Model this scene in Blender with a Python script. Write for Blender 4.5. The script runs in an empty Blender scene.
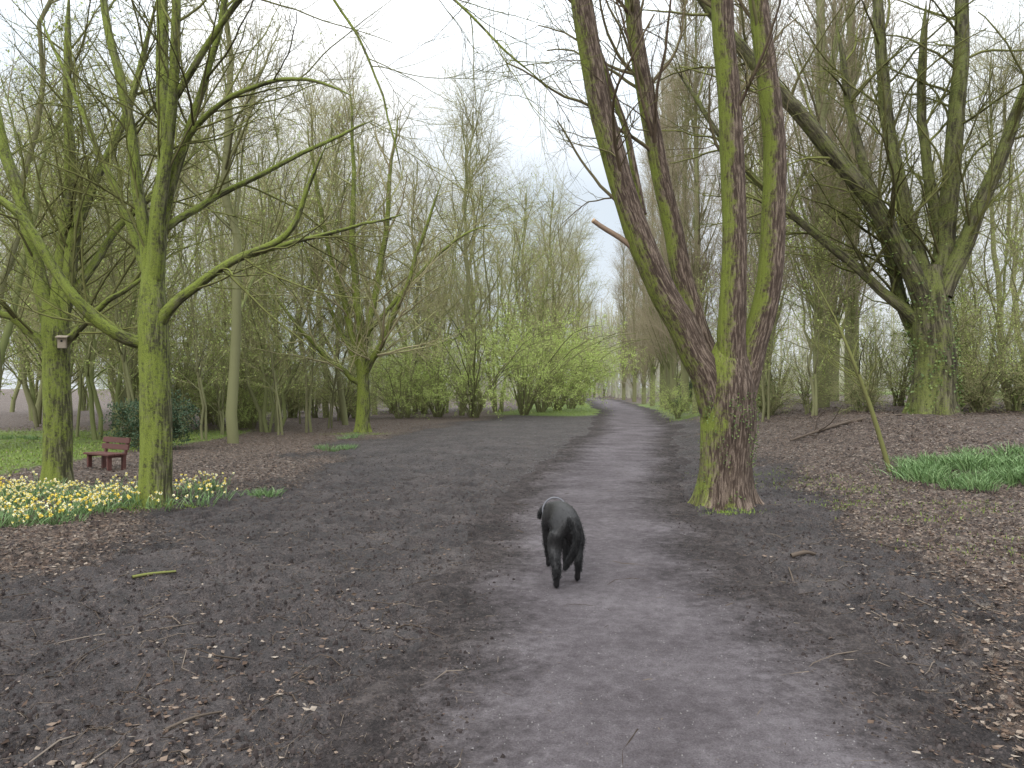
import bpy, bmesh, math
import numpy as np
from mathutils import Vector, Matrix
rng = np.random.default_rng(11)
U = rng.uniform
scene = bpy.context.scene
COL = scene.collection

# ------------------------------------------------------------------ noise
def ss(a, b, x):
    t = np.clip((x - a) / (b - a), 0, 1)
    return t * t * (3 - 2 * t)
def _h(xi, yi, s):
    h = (xi * 374761393 + yi * 668265263 + s * 144665) & 0xffffffff
    h = ((h ^ (h >> 13)) * 1274126177) & 0xffffffff
    return ((h ^ (h >> 16)) & 0xffffff) / float(0xffffff)
def vn(x, y, s=0):
    x = np.asarray(x, float); y = np.asarray(y, float)
    xi = np.floor(x).astype(np.int64); yi = np.floor(y).astype(np.int64)
    fx = x - xi; fy = y - yi
    fx = fx * fx * (3 - 2 * fx); fy = fy * fy * (3 - 2 * fy)
    a = _h(xi, yi, s); b = _h(xi + 1, yi, s); c = _h(xi, yi + 1, s); d = _h(xi + 1, yi + 1, s)
    return (a + (b - a) * fx) * (1 - fy) + (c + (d - c) * fx) * fy
def fbm(x, y, o=4, s=0):
    v = 0; a = 0.5; t = 0
    for i in range(o):
        v = v + a * vn(np.asarray(x) * 2 ** i + i * 17.3, np.asarray(y) * 2 ** i + i * 9.1, s + i); t += a; a *= 0.5
    return v / t

# ------------------------------------------------------------------ layout functions
PY = [-8, 2.9, 5.2, 9.9, 18, 26, 50, 92, 120, 150]
PX = [.6, .70, .66, 1.12, 2.6, 4.3, 7.8, 11.0, 8.0, -2.0]
def path_c(y): return np.interp(y, PY, PX)
def path_w(y): return np.interp(y, [0, 3, 5, 10, 26, 60, 150], [.9, .84, .76, .74, .92, 1.2, 1.3])
def H(x, y):
    x = np.asarray(x, float); y = np.asarray(y, float)
    bank = 0.95 * ss(3.6, 8.5, x - np.maximum(0, y - 16) * 0.16) * ss(7.5, 16, y)
    big = (fbm(x * .12, y * .12, 2, 5) - .5) * .22 * ss(6, 20, np.hypot(x, y))
    return bank + big
def micro(x, y):
    d = np.abs(x - path_c(y)) - path_w(y)
    k = .15 + .85 * ss(-.1, .9, d)
    near = 1 - ss(14, 30, y)
    m = (fbm(x * 2.2, y * 2.2, 3, 40) - .5) * .07 + (fbm(x * 8, y * 8, 3, 60) - .5) * .085
    f = fbm(x * 5.5, y * 5.5, 2, 77)
    m = m - .045 * ss(.55, .66, f) + .02 * ss(.45, .5, fbm(x * 9, y * 9, 2, 99))
    return m * k * near
def G(x, y): return H(x, y) + micro(x, y)
def litter_d(x, y):
    xb = np.interp(y, [0, 12, 21, 30, 50, 90], [-4.2, -3.9, -4.6, -2.4, 3.8, 7.5])
    L = ss(-1.4, 1.4, xb - x + (fbm(x * .8, y * .8, 3, 3) - .5) * 2.8)
    xr = np.interp(y, [0, 3, 5, 8, 10, 16, 25, 50, 90], [1.8, 2.0, 2.2, 3.0, 3.7, 4.3, 6.0, 9.8, 13])
    R = ss(-.6, 1.5, x - xr + (fbm(x * .9, y * .9, 3, 8) - .5) * 2.2)
    base = np.clip(np.maximum(L, R) * (.6 + .7 * fbm(x * .6, y * .6, 3, 21)), 0, 1)
    mudl = ss(.1, 1.2, path_c(y) - path_w(y) - x) * (.05 + .15 * ss(.42, .66, fbm(x * .9 + 3, y * .9, 3, 61))) * (1 - ss(9, 16, y) * .7)
    return np.maximum(base, mudl)
def grass_d(x, y):
    a = ss(-8.4, -9.6, x) * ss(12.2, 13.2, y) * ss(30, 22, y)
    b = ss(4.0, 1.5, np.abs(x - (path_c(y) - 4.6))) * ss(36, 42, y) * ss(90, 60, y)
    c = ss(3.0, 1.2, np.abs(x - (path_c(y) + 3.6))) * ss(26, 34, y) * ss(90, 60, y) * .5
    e = ss(22, 34, x) * ss(20, 30, y)
    return np.clip(np.maximum.reduce([a, b, c, e]) * (.5 + 1.0 * fbm(x * .6, y * .6, 3, 91)), 0, 1)

# ------------------------------------------------------------------ mesh helpers
def make_mesh(name, V, Q, smooth=True, attrs=None, mats=()):
    V = np.ascontiguousarray(V, dtype=np.float32); Q = np.ascontiguousarray(Q, dtype=np.int32)
    me = bpy.data.meshes.new(name)
    k = Q.shape[1]; F = len(Q)
    me.vertices.add(len(V)); me.vertices.foreach_set("co", V.ravel())
    me.loops.add(F * k); me.loops.foreach_set("vertex_index", Q.ravel())
    me.polygons.add(F); me.polygons.foreach_set("loop_start", np.arange(F, dtype=np.int32) * k)
    me.polygons.foreach_set("use_smooth", np.full(F, smooth, dtype=bool))
    me.update(calc_edges=True)
    if attrs:
        for n, a in attrs.items():
            a = np.asarray(a, dtype=np.float32)
            if a.ndim == 2:
                at = me.attributes.new(n, 'FLOAT_VECTOR', 'POINT'); at.data.foreach_set("vector", a.ravel())
            else:
                at = me.attributes.new(n, 'FLOAT', 'POINT'); at.data.foreach_set("value", a.ravel())
    for m in mats: me.materials.append(m)
    return me
def nrm(v): return v / np.maximum(np.linalg.norm(v, axis=-1, keepdims=True), 1e-9)
def tubes(groups):
    Vs, Qs, As = [], [], []; off = 0
    for g in groups:
        P, R, s = g[0], g[1], g[2]
        opt = g[3] if len(g) > 3 else None
        K, n = P.shape[:2]
        T = nrm(np.gradient(P, axis=1))
        mean = nrm(P[:, -1] - P[:, 0])
        ref = np.where(np.abs(mean[:, 2:3]) > .8, np.array([[1., 0, 0]]), np.array([[0, 0, 1.]]))[:, None, :]
        S = nrm(np.cross(T, np.broadcast_to(ref, T.shape))); B = np.cross(T, S)
        a = np.arange(s) * 2 * math.pi / s
        ca, sa = np.cos(a), np.sin(a)
        RR = np.repeat(R[:, :, None], s, axis=2)
        L = np.concatenate([np.zeros((K, 1)), np.cumsum(np.linalg.norm(np.diff(P, axis=1), axis=2), axis=1)], axis=1)
        if opt:
            zz = P[:, :, None, 2]
            A = np.broadcast_to(a, RR.shape)
            if 'flare' in opt:
                fa, fh, lob = opt['flare']
                e = np.exp(-np.maximum(zz, 0) / fh)
                RR = RR * (1 + fa * e * (.55 + .45 * np.cos(lob * A + 1.3) + .25 * np.cos((lob + 3) * A)))
            if 'rough' in opt:
                q = opt['rough']
                kk = np.arange(K)[:, None, None] * 13.7
                n1 = vn(ca[None, None, :] * 1.6 + kk + 50, sa[None, None, :] * 1.6 + L[:, :, None] * 1.3 + 50, 3) - .5
                n2 = vn(ca[None, None, :] * 6 + kk + 50, sa[None, None, :] * 6 + L[:, :, None] * 2.5 + 90, 9) - .5
                RR = RR * (1 + q * 1.0 * n1 + q * n2)
        X = P[:, :, None, :] + RR[..., None] * (ca[None, None, :, None] * S[:, :, None, :] + sa[None, None, :, None] * B[:, :, None, :])
        at = np.empty_like(X)
        at[..., 0] = ca * R[:, :, None]; at[..., 1] = sa * R[:, :, None]
        at[..., 2] = L[:, :, None] + np.arange(K)[:, None, None] * 3.7
        Vs.append(X.reshape(-1, 3)); As.append(at.reshape(-1, 3))
        k, i, j = np.meshgrid(np.arange(K), np.arange(n - 1), np.arange(s), indexing='ij')
        j2 = (j + 1) % s; b = k * n * s
        Q = np.stack([b + i * s + j, b + i * s + j2, b + (i + 1) * s + j2, b + (i + 1) * s + j], -1).reshape(-1, 4) + off
        Qs.append(Q); off += K * n * s
    return np.concatenate(Vs), np.concatenate(Qs), np.concatenate(As)
def tube_mesh(name, groups, mats, attr=True):
    V, Q, A = tubes(groups)
    return make_mesh(name, V, Q, True, {"bark": A} if attr else None, mats)
def grow(P, R, M, t0, t1, a0, a1, L0, L1, n, wander, up, rr, rmin, rmax, falloff=.5, tip=.35, lat=0):
    K, N = P.shape[:2]
    ln = np.linalg.norm(np.diff(P, axis=1), axis=2).sum(1)
    idx = rng.choice(K, size=M, p=ln / ln.sum())
    t = U(t0, t1, M); f = t * (N - 1); i = np.minimum(f.astype(int), N - 2); fr = (f - i)[:, None]
    pos = P[idx, i] * (1 - fr) + P[idx, i + 1] * fr
    tan = nrm(P[idx, i + 1] - P[idx, i])
    r = R[idx, i]
    rv = rng.normal(size=(M, 3)); rv[:, 2] *= (1 - lat)
    perp = nrm(rv - (rv * tan).sum(1, keepdims=True) * tan)
    a = U(a0, a1, M)[:, None]
    d = np.cos(a) * tan + np.sin(a) * perp
    L = U(L0, L1, M) * (1 - falloff * t)
    r0 = np.clip(r * rr * U(.7, 1.1, M), rmin, rmax); r0 = np.minimum(r0, r * .9)
    O = np.empty((M, n, 3)); O[:, 0] = pos
    for k in range(1, n):
        d = nrm(d + rng.normal(size=(M, 3)) * wander + np.array([0, 0, up]))
        O[:, k] = O[:, k - 1] + d * (L / (n - 1))[:, None]
    RR = r0[:, None] * np.linspace(1, tip, n)[None, :]
    return O, RR
def spline(ctrl, n=26):
    c = np.array(ctrl, float)
    if len(c) == 2: c = np.array([c[0], c[0] * .66 + c[1] * .34, c[0] * .33 + c[1] * .67, c[1]])
    p = np.vstack([2 * c[0] - c[1], c, 2 * c[-1] - c[-2]])
    m = len(c) - 1; t = np.linspace(0, m - 1e-6, n); i = t.astype(int); u = (t - i)[:, None]
    p0, p1, p2, p3 = p[i], p[i + 1], p[i + 2], p[i + 3]
    o = .5 * (2 * p1 + (p2 - p0) * u + (2 * p0 - 5 * p1 + 4 * p2 - p3) * u * u + (3 * p1 - p0 - 3 * p2 + p3) * u ** 3)
    o[:, 3] = np.interp(t, np.arange(m + 1), c[:, 3])
    return o[:, :3], o[:, 3]
def leaves(pos, axis, length, width, fold=.15, flat=None):
    K = len(pos)
    axis = nrm(axis)
    rv = rng.normal(size=(K, 3))
    if flat is not None: rv = nrm(np.cross(axis, np.array([[0, 0, 1.]]))) + rv * flat
    side = nrm(rv - (rv * axis).sum(1, keepdims=True) * axis)
    nn = np.cross(axis, side)
    l = (length * np.ones(K))[:, None]; w = (width * np.ones(K))[:, None]
    V = np.empty((K, 5, 3))
    fz = (l * fold)
    V[:, 0] = pos
    V[:, 1] = pos + axis * l * .5 + side * w * .5 + nn * fz
    V[:, 2] = pos + axis * l
    V[:, 3] = pos + axis * l * .5 - side * w * .5 + nn * fz
    V[:, 4] = pos + axis * l * .5
    b = np.arange(K)[:, None] * 5
    Q = np.concatenate([b + np.array([[0, 1, 2, 4]]), b + np.array([[0, 4, 2, 3]])])
    return V.reshape(-1, 3), Q
def merge(parts):
    Vs, Qs = [], []; o = 0
    for V, Q in parts:
        Vs.append(V); Qs.append(Q + o); o += len(V)
    return np.concatenate(Vs), np.concatenate(Qs)
def add(name, me, parent=None, loc=(0, 0, 0), rot=(0, 0, 0), sc=(1, 1, 1)):
    ob = bpy.data.objects.new(name, me); COL.objects.link(ob)
    ob.location = loc; ob.rotation_euler = rot; ob.scale = sc
    if parent: ob.parent = parent
    return ob
def tag(ob, label, cat, group=None):
    ob["label"] = label; ob["category"] = cat
    if group: ob["group"] = group
def boxes(name, lst, mats, bev=.006):
    bm = bmesh.new()
    for (c, s, r) in lst:
        M = Matrix.Translation(c) @ Matrix.Rotation(r, 4, 'X') @ Matrix.Diagonal((s[0], s[1], s[2], 1))
        bmesh.ops.create_cube(bm, size=1, matrix=M)
    bmesh.ops.bevel(bm, geom=bm.edges[:], offset=bev, segments=2, affect='EDGES')
    me = bpy.data.meshes.new(name); bm.to_mesh(me); bm.free()
    for m in mats: me.materials.append(m)
    return me

# ------------------------------------------------------------------ materials
class NT:
    def __init__(s, name, diffuse=False):
        s.m = bpy.data.materials.new(name); s.m.use_nodes = True
        s.t = s.m.node_tree; s.b = s.t.nodes["Principled BSDF"]
        if diffuse:
            s.t.nodes.remove(s.b); s.b = s.t.nodes.new('ShaderNodeBsdfDiffuse')
            s.t.links.new(s.b.outputs[0], s.t.nodes['Material Output'].inputs['Surface'])
    def n(s, ty, **kw):
        nd = s.t.nodes.new(ty)
        for k, v in kw.items(): setattr(nd, k, v)
        return nd
    def l(s, a, b): s.t.links.new(a, b)
    def noise(s, vec, scale, detail=4, rough=.6, dist=0):
        nd = s.n('ShaderNodeTexNoise'); nd.inputs['Scale'].default_value = scale
        nd.inputs['Detail'].default_value = detail; nd.inputs['Roughness'].default_value = rough
        nd.inputs['Distortion'].default_value = dist
        if vec is not None: s.l(vec, nd.inputs['Vector'])
        return nd.outputs['Fac']
    def ramp(s, fac, stops, interp='LINEAR'):
        nd = s.n('ShaderNodeValToRGB'); cr = nd.color_ramp; cr.interpolation = interp
        while len(cr.elements) < len(stops): cr.elements.new(.5)
        for e, (p, c) in zip(cr.elements, stops):
            e.position = p; e.color = (c[0], c[1], c[2], 1) if not isinstance(c, (int, float)) else (c, c, c, 1)
        s.l(fac, nd.inputs['Fac']); return nd.outputs['Color']
    def mix(s, f, a, b, bt='MIX'):
        nd = s.n('ShaderNodeMix', data_type='RGBA', blend_type=bt)
        for v, k in ((f, 0), (a, 6), (b, 7)):
            if isinstance(v, (int, float)): nd.inputs[k].default_value = v
            elif isinstance(v, tuple): nd.inputs[k].default_value = (*v, 1)
            else: s.l(v, nd.inputs[k])
        return nd.outputs[2]
    def math(s, op, a, b=0., clamp=False):
        nd = s.n('ShaderNodeMath', operation=op, use_clamp=clamp)
        for v, k in ((a, 0), (b, 1)):
            if isinstance(v, (int, float)): nd.inputs[k].default_value = v
            else: s.l(v, nd.inputs[k])
        return nd.outputs[0]
    def bump(s, h, strength=.5, dist=.02, normal=None):
        nd = s.n('ShaderNodeBump'); nd.inputs['Strength'].default_value = strength; nd.inputs['Distance'].default_value = dist
        s.l(h, nd.inputs['Height'])
        return nd.outputs['Normal']
    def mapping(s, vec, sc):
        nd = s.n('ShaderNodeMapping'); nd.inputs['Scale'].default_value = sc; s.l(vec, nd.inputs['Vector']); return nd.outputs[0]

def bark_mat(name, dark, light, moss, moss2, amount, direction=(0, 0, 1), dirw=.25, scale=14, bump=.9, bdist=.02, lowcut=0., mida=2.2):
    m = NT(name)
    at = m.n('ShaderNodeAttribute', attribute_name='bark').outputs['Vector']
    st = m.mapping(at, (1, 1, .14))
    fur = m.noise(st, scale, 4, .65, .5)
    fine = m.noise(at, scale * 4, 3, .75)
    geo = m.n('ShaderNodeNewGeometry'); pos = geo.outputs['Position']
    base = m.ramp(fur, [(.38, tuple(x * .6 for x in dark)), (.47, dark), (.62, light)])
    base = m.mix(m.ramp(fine, [(.42, .0), (.62, .75)]), base, dark, 'MIX')
    big = m.noise(pos, 2.6, 3, .65)
    mid = m.noise(pos, 26, 3, .75)
    dt = m.n('ShaderNodeVectorMath', operation='DOT_PRODUCT'); m.l(geo.outputs['Normal'], dt.inputs[0])
    dn = Vector(direction).normalized(); dt.inputs[1].default_value = dn
    f = m.math('MULTIPLY', dt.outputs['Value'], dirw)
    f = m.math('ADD', f, m.math('MULTIPLY', m.math('SUBTRACT', big, .5), 1.7))
    f = m.math('ADD', f, m.math('MULTIPLY', m.math('SUBTRACT', mid, .5), mida))
    f = m.math('ADD', f, m.math('MULTIPLY', m.math('SUBTRACT', fur, .5), 1.0))
    f = m.math('ADD', f, amount - .5)
    if lowcut:
        sp = m.n('ShaderNodeSeparateXYZ'); m.l(pos, sp.inputs[0])
        mr = m.n('ShaderNodeMapRange'); m.l(sp.outputs[2], mr.inputs[0])
        for i_, v_ in enumerate((1.0, 2.2, -lowcut, 0.)): mr.inputs[i_ + 1].default_value = v_
        f = m.math('ADD', f, mr.outputs[0])
    f = m.math('MULTIPLY', m.math('ADD', f, .2), 2.0, True)
    mc = m.mix(m.ramp(fine, [(.35, 0.), (.65, 1.)]), moss, moss2)
    col = m.mix(m.math('MULTIPLY', f, .88), base, mc)
    m.l(col, m.b.inputs['Base Color']); m.b.inputs['Roughness'].default_value = .92
    m.b.inputs['Specular IOR Level'].default_value = .2
    h = m.math('ADD', fur, m.math('MULTIPLY', fine, .35))
    m.l(m.bump(h, bump, bdist), m.b.inputs['Normal'])
    return m.m
def twig_mat(name, cols, moss, amt, nz=.5):
    m = NT(name, True)
    g = m.n('ShaderNodeNewGeometry')
    c = m.ramp(g.outputs['Random Per Island'], [(i / max(1, len(cols) - 1), cc) for i, cc in enumerate(cols)])
    sp = m.n('ShaderNodeSeparateXYZ'); m.l(g.outputs['Normal'], sp.inputs[0])
    f = m.math('ADD', m.math('MULTIPLY', sp.outputs[2], nz), amt, True)
    m.l(m.mix(f, c, moss), m.b.inputs['Color'])
    return m.m
def leaf_mat(name, cols, gloss=False):
    m = NT(name, not gloss)
    g = m.n('ShaderNodeNewGeometry')
    n = len(cols)
    c = m.ramp(g.outputs['Random Per Island'], [(i / max(1, n - 1), cc) for i, cc in enumerate(cols)])
    if gloss:
        m.l(c, m.b.inputs['Base Color']); m.b.inputs['Roughness'].default_value = .5; m.b.inputs['Specular IOR Level'].default_value = .3
    else: m.l(c, m.b.inputs['Color'])
    return m.m

MUDD, MUDM, MUDL = (.018, .0142, .0137), (.047, .038, .0362), (.105, .087, .081)
def mud_color(m, pos):
    n1 = m.noise(pos, 1.1, 3, .6); n2 = m.noise(pos, 11, 4, .75); n3 = m.noise(pos, 60, 3, .75)
    s = m.math('ADD', m.math('MULTIPLY', n1, .3), m.math('ADD', m.math('MULTIPLY', n2, .42), m.math('MULTIPLY', n3, .40)))
    c = m.ramp(s, [(.46, MUDD), (.56, MUDM), (.67, MUDL)])
    vo = m.n('ShaderNodeTexVoronoi'); vo.inputs['Scale'].default_value = 55; m.l(pos, vo.inputs['Vector'])
    sp = m.math('LESS_THAN', vo.outputs['Distance'], .24)
    sel = m.math('GREATER_THAN', n2, .46)
    cc = m.ramp(vo.outputs['Color'], [(.2, (.035, .024, .018)), (.6, (.11, .08, .06)), (1, (.21, .165, .13))])
    return m.mix(m.math('MULTIPLY', m.math('MULTIPLY', sp, sel), .65), c, cc), n1, n2, n3

def ground_mat():
    m = NT('muddy_woodland_ground')
    pos = m.n('ShaderNodeNewGeometry').outputs['Position']
    mud, n1, n2, n3 = mud_color(m, pos)
    wv = m.n('ShaderNodeVectorMath', operation='ADD'); m.l(pos, wv.inputs[0])
    nv = m.n('ShaderNodeTexNoise'); nv.inputs['Scale'].default_value = 14; nv.inputs['Detail'].default_value = 1; m.l(pos, nv.inputs['Vector'])
    sc = m.n('ShaderNodeVectorMath', operation='SCALE'); m.l(nv.outputs['Color'], sc.inputs[0]); sc.inputs['Scale'].default_value = .08
    m.l(sc.outputs[0], wv.inputs[1])
    vo = m.n('ShaderNodeTexVoronoi'); vo.inputs['Scale'].default_value = 26; m.l(wv.outputs[0], vo.inputs['Vector'])
    sepc = m.n('ShaderNodeSeparateColor'); m.l(vo.outputs['Color'], sepc.inputs[0])
    lc = m.ramp(sepc.outputs[0], [(0, (.04, .028, .022)), (.3, (.105, .069, .052)), (.6, (.17, .118, .088)), (.88, (.245, .185, .142)), (1, (.33, .275, .225))])
    lc = m.mix(m.ramp(vo.outputs['Distance'], [(.2, 0.), (.6, .6)]), lc, (.033, .024, .019))
    la = m.n('ShaderNodeAttribute', attribute_name='litter').outputs['Fac']
    lf = m.math('MULTIPLY', m.math('SUBTRACT', m.math('ADD', la, m.math('MULTIPLY', m.math('SUBTRACT', m.math('ADD', m.math('MULTIPLY', n2, .6), m.math('MULTIPLY', n3, .4)), .5), 1.8)), .34), 3.0, True)
    c = m.mix(lf, mud, lc)
    ga = m.n('ShaderNodeAttribute', attribute_name='grass').outputs['Fac']
    gc = m.mix(n3, (.08, .12, .02), (.19, .26, .05))
    gf = m.math('MULTIPLY', m.math('SUBTRACT', m.math('ADD', ga, m.math('MULTIPLY', m.math('SUBTRACT', n2, .5), 1.2)), .3), 4.0, True)
    c = m.mix(gf, c, gc)
    m.l(c, m.b.inputs['Base Color'])
    m.l(m.ramp(n2, [(.38, .42), (.55, .85)]), m.b.inputs['Roughness'])
    m.b.inputs['Specular IOR Level'].default_value = .4
    h = m.math('ADD', m.math('MULTIPLY', n2, .8), m.math('ADD', m.math('MULTIPLY', n3, .5), m.math('MULTIPLY', m.math('MULTIPLY', sepc.outputs[1], lf), .5)))
    m.l(m.bump(h, 1.0, .06), m.b.inputs['Normal'])
    return m.m
def path_mat():
    m = NT('trodden_path')
    pos = m.n('ShaderNodeNewGeometry').outputs['Position']
    mud, n1, n2, n3 = mud_color(m, pos)
    nf = m.noise(pos, 110, 3, .8)
    s = m.math('ADD', m.math('MULTIPLY', n1, .4), m.math('ADD', m.math('MULTIPLY', n2, .38), m.math('MULTIPLY', nf, .42)))
    c = m.ramp(s, [(.48, (.070, .058, .061)), (.60, (.124, .106, .112)), (.73, (.20, .178, .185))])
    vo = m.n('ShaderNodeTexVoronoi'); vo.inputs['Scale'].default_value = 70; m.l(pos, vo.inputs['Vector'])
    sp = m.math('LESS_THAN', vo.outputs['Distance'], .24)
    c = m.mix(m.math('MULTIPLY', sp, .45), c, m.ramp(vo.outputs['Color'], [(.2, (.045, .038, .037)), (.8, (.14, .12, .115)), (1, (.34, .31, .29))]))
    e = m.n('ShaderNodeAttribute', attribute_name='edge').outputs['Fac']
    nn = m.math('ADD', m.math('MULTIPLY', n1, .5), m.math('ADD', m.math('MULTIPLY', n2, .35), m.math('MULTIPLY', n3, .25)))
    f = m.math('MULTIPLY', m.math('SUBTRACT', m.math('ADD', e, m.math('MULTIPLY', m.math('SUBTRACT', nn, .55), 1.8)), .36), 1.8, True)
    m.l(m.mix(f, mud, c), m.b.inputs['Base Color'])
    m.b.inputs['Roughness'].default_value = .85
    m.b.inputs['Specular IOR Level'].default_value = .25
    h = m.math('ADD', m.math('MULTIPLY', n2, .7), m.math('ADD', m.math('MULTIPLY', n3, .5), m.math('MULTIPLY', nf, .35)))
    m.l(m.bump(h, 1.0, .05), m.b.inputs['Normal'])
    return m.m
def plain(name, col, rough=.7, var=.3, scale=20):
    m = NT(name)
    tc = m.n('ShaderNodeTexCoord').outputs['Object']
    f = m.noise(tc, scale, 4, .7)
    m.l(m.mix(f, tuple(c * (1 - var) for c in col), tuple(c * (1 + var) for c in col)), m.b.inputs['Base Color'])
    m.b.inputs['Roughness'].default_value = rough
    m.l(m.bump(f, .3, .005), m.b.inputs['Normal'])
    return m.m

M_ground = ground_mat(); M_path = path_mat()
M_barkR = bark_mat('furrowed_brown_bark', (.085, .060, .046), (.33, .255, .20), (.12, .155, .024), (.29, .35, .06), .05, (-1, -.2, .35), .85, 40, 1.0, .03, .26, 1.3)
M_barkL = bark_mat('green_algae_bark', (.07, .068, .035), (.24, .225, .135), (.10, .13, .02), (.26, .31, .06), .60, (-.5, -.3, .6), .38, 28, .9, .02, 0, 1.9)
M_barkI = bark_mat('mossy_green_brown_bark', (.062, .055, .034), (.21, .185, .125), (.085, .105, .022), (.21, .235, .07), .40, (-.5, -.1, .8), .40, 16, 1.0, .03, 0, 1.7)
M_twigL = twig_mat('mossy_twig_bark', [(.05, .045, .025), (.12, .11, .055), (.18, .18, .07)], (.20, .23, .055), .15, .5)
M_twigR = twig_mat('brown_twig_bark', [(.06, .045, .035), (.14, .105, .075), (.15, .14, .07)], (.2, .2, .07), .08, .4)
M_barkB = twig_mat('grey_green_bark', [(.11, .10, .062), (.20, .185, .115), (.18, .205, .08)], (.21, .25, .08), .2, .4)
M_twigB = twig_mat('woodland_twigs', [(.20, .165, .105), (.36, .305, .20), (.34, .345, .15)], (.38, .41, .16), .14, .4)
M_twigP = twig_mat('poplar_twigs', [(.21, .17, .12), (.36, .29, .22), (.31, .29, .165)], (.34, .32, .18), .1, .3)
M_far = twig_mat('haze_paled_twigs', [(.36, .33, .28), (.46, .42, .37), (.44, .44, .32)], (.46, .47, .34), .2, .2)  # distance haze is put into the pale twig colour
M_leafG = leaf_mat('young_green_leaves', [(.30, .41, .10), (.44, .55, .16), (.58, .66, .25)])
M_leafB = leaf_mat('budding_leaves', [(.30, .37, .11), (.45, .52, .18)])
M_leafD = leaf_mat('dark_evergreen_leaves', [(.018, .04, .016), (.035, .07, .03), (.07, .11, .06)], True)
M_ivy = leaf_mat('ivy_leaves', [(.05, .08, .02), (.09, .14, .035), (.17, .22, .06)], True)
M_litter = leaf_mat('dead_leaves', [(.045, .032, .025), (.09, .062, .047), (.145, .103, .077), (.205, .155, .12), (.29, .245, .20)])
M_straw = leaf_mat('strap_leaves', [(.08, .14, .05), (.14, .235, .085), (.24, .34, .15)], True)
M_grass = leaf_mat('grass_blades', [(.12, .17, .035), (.2, .28, .06), (.29, .36, .11)])
M_petW = leaf_mat('cream_petals', [(.72, .72, .55), (.8, .78, .6), (.8, .76, .42)])
M_petY = leaf_mat('yellow_petals', [(.75, .58, .10), (.8, .66, .16)])
M_stick = twig_mat('dead_stick_bark', [(.035, .027, .022), (.09, .07, .055), (.20, .165, .135)], (.11, .088, .07), .0, .2)
M_crumb = twig_mat('mud_crumbs', [(.022, .018, .017), (.048, .039, .037), (.09, .076, .072)], (.06, .05, .048), .0, .2)
M_tan = plain('barkless_tan_wood', (.25, .175, .12), .8, .4, 30)
M_cut = plain('fresh_cut_wood', (.58, .40, .24), .7, .2, 30)
M_bench = plain('dark_red_painted_wood', (.10, .036, .028), .6, .3, 12)
M_box = plain('weathered_box_wood', (.30, .25, .19), .8, .25, 14)
M_hole_shade = plain('hole_shade_black', (.01, .009, .008), .9)  # near-black colour painted for the shade inside the box entrance
M_peb = plain('grey_pebble', (.2, .185, .18), .8, .4, 40)

# ------------------------------------------------------------------ ground
def geo_seq(a, b, step, g=1.12):
    out = [a]; s = step
    while out[-1] < b: out.append(out[-1] + s); s *= g
    return out
xs_mid = list(np.arange(-7, 8.5, .035))
xr = geo_seq(8.5, 700, .08); xl = [-7 - (v - 8.5) for v in xr[1:]][::-1]
xs = np.array(xl + xs_mid + xr)
ys = np.array(list(np.arange(-25, 2, .6)) + list(np.arange(2, 12, .035)) + geo_seq(12, 900, .06, 1.06))
X, Y = np.meshgrid(xs, ys, indexing='xy')
Z = G(X, Y)
nx, ny = len(xs), len(ys)
i, j = np.meshgrid(np.arange(ny - 1), np.arange(nx - 1), indexing='ij')
Q = np.stack([i * nx + j, i * nx + j + 1, (i + 1) * nx + j + 1, (i + 1) * nx + j], -1).reshape(-1, 4)
me = make_mesh('ground', np.stack([X, Y, Z], -1).reshape(-1, 3), Q, True,
               {"litter": litter_d(X, Y).ravel(), "grass": grass_d(X, Y).ravel()}, [M_ground])
g = add('ground', me); g["kind"] = "structure"; g["label"] = "dark trodden mud and brown leaf litter"
yy = np.array(list(np.arange(-8, 2, .5)) + list(np.arange(2, 14, .05)) + geo_seq(14, 150, .08, 1.03))
NU = 71
uu = np.linspace(-1, 1, NU)
YY, UU = np.meshgrid(yy, uu, indexing='ij')
wob = 1 + (fbm(YY * .9, UU * 0 + np.sign(UU) * 7, 3, 33) - .5) * .5
XX = path_c(YY) + UU * path_w(YY) * wob * 1.8
ZZ = G(XX, YY) + .013 - .045 * ss(.93, 1, np.abs(UU))
i, j = np.meshgrid(np.arange(len(yy) - 1), np.arange(NU - 1), indexing='ij')
Q = np.stack([i * NU + j, i * NU + j + 1, (i + 1) * NU + j + 1, (i + 1) * NU + j], -1).reshape(-1, 4)
edge = np.clip((1 - np.abs(UU) * 1.02) * 1.4, 0, 1.15)
me = make_mesh('path', np.stack([XX, YY, ZZ], -1).reshape(-1, 3), Q, True, {"edge": edge.ravel()}, [M_path])
p = add('path', me); p["kind"] = "structure"; p["label"] = "pale grey-brown trodden earth footpath through mud"

# ------------------------------------------------------------------ scattered litter, twigs, pebbles, grass
def scatter(N, x0, x1, y0, y1, dens, power=1.0):
    n = N * 6
    y = y0 * (y1 / y0) ** U(0, 1, n); x = U(-1, 1, n) * (y * .8 + 1.5)
    ok = (x > x0) & (x < x1) & (U(0, 1, n) < dens(x, y))
    return x[ok][:N], y[ok][:N]
def ground_leaves(N, dens, l0, l1, y1=30):
    x, y = scatter(N, -26, 26, 1.6, y1, dens)
    K = len(x)
    ax = np.stack([rng.normal(size=K), rng.normal(size=K), U(-.15, .2, K)], -1)
    sz = U(l0, l1, K) * (1 + y * .02)
    z = G(x, y) + .005 + U(0, .009, K)
    return leaves(np.stack([x, y, z], -1), ax, sz, sz * U(.45, .75, K), .08, .3)
V, Q = merge([ground_leaves(74000, lambda x, y: litter_d(x, y) ** 1.4 * .9, .016, .045),
              ground_leaves(8000, lambda x, y: .2 * (np.abs(x - path_c(y)) > path_w(y) * 1.0), .006, .02, 14)])
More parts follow.
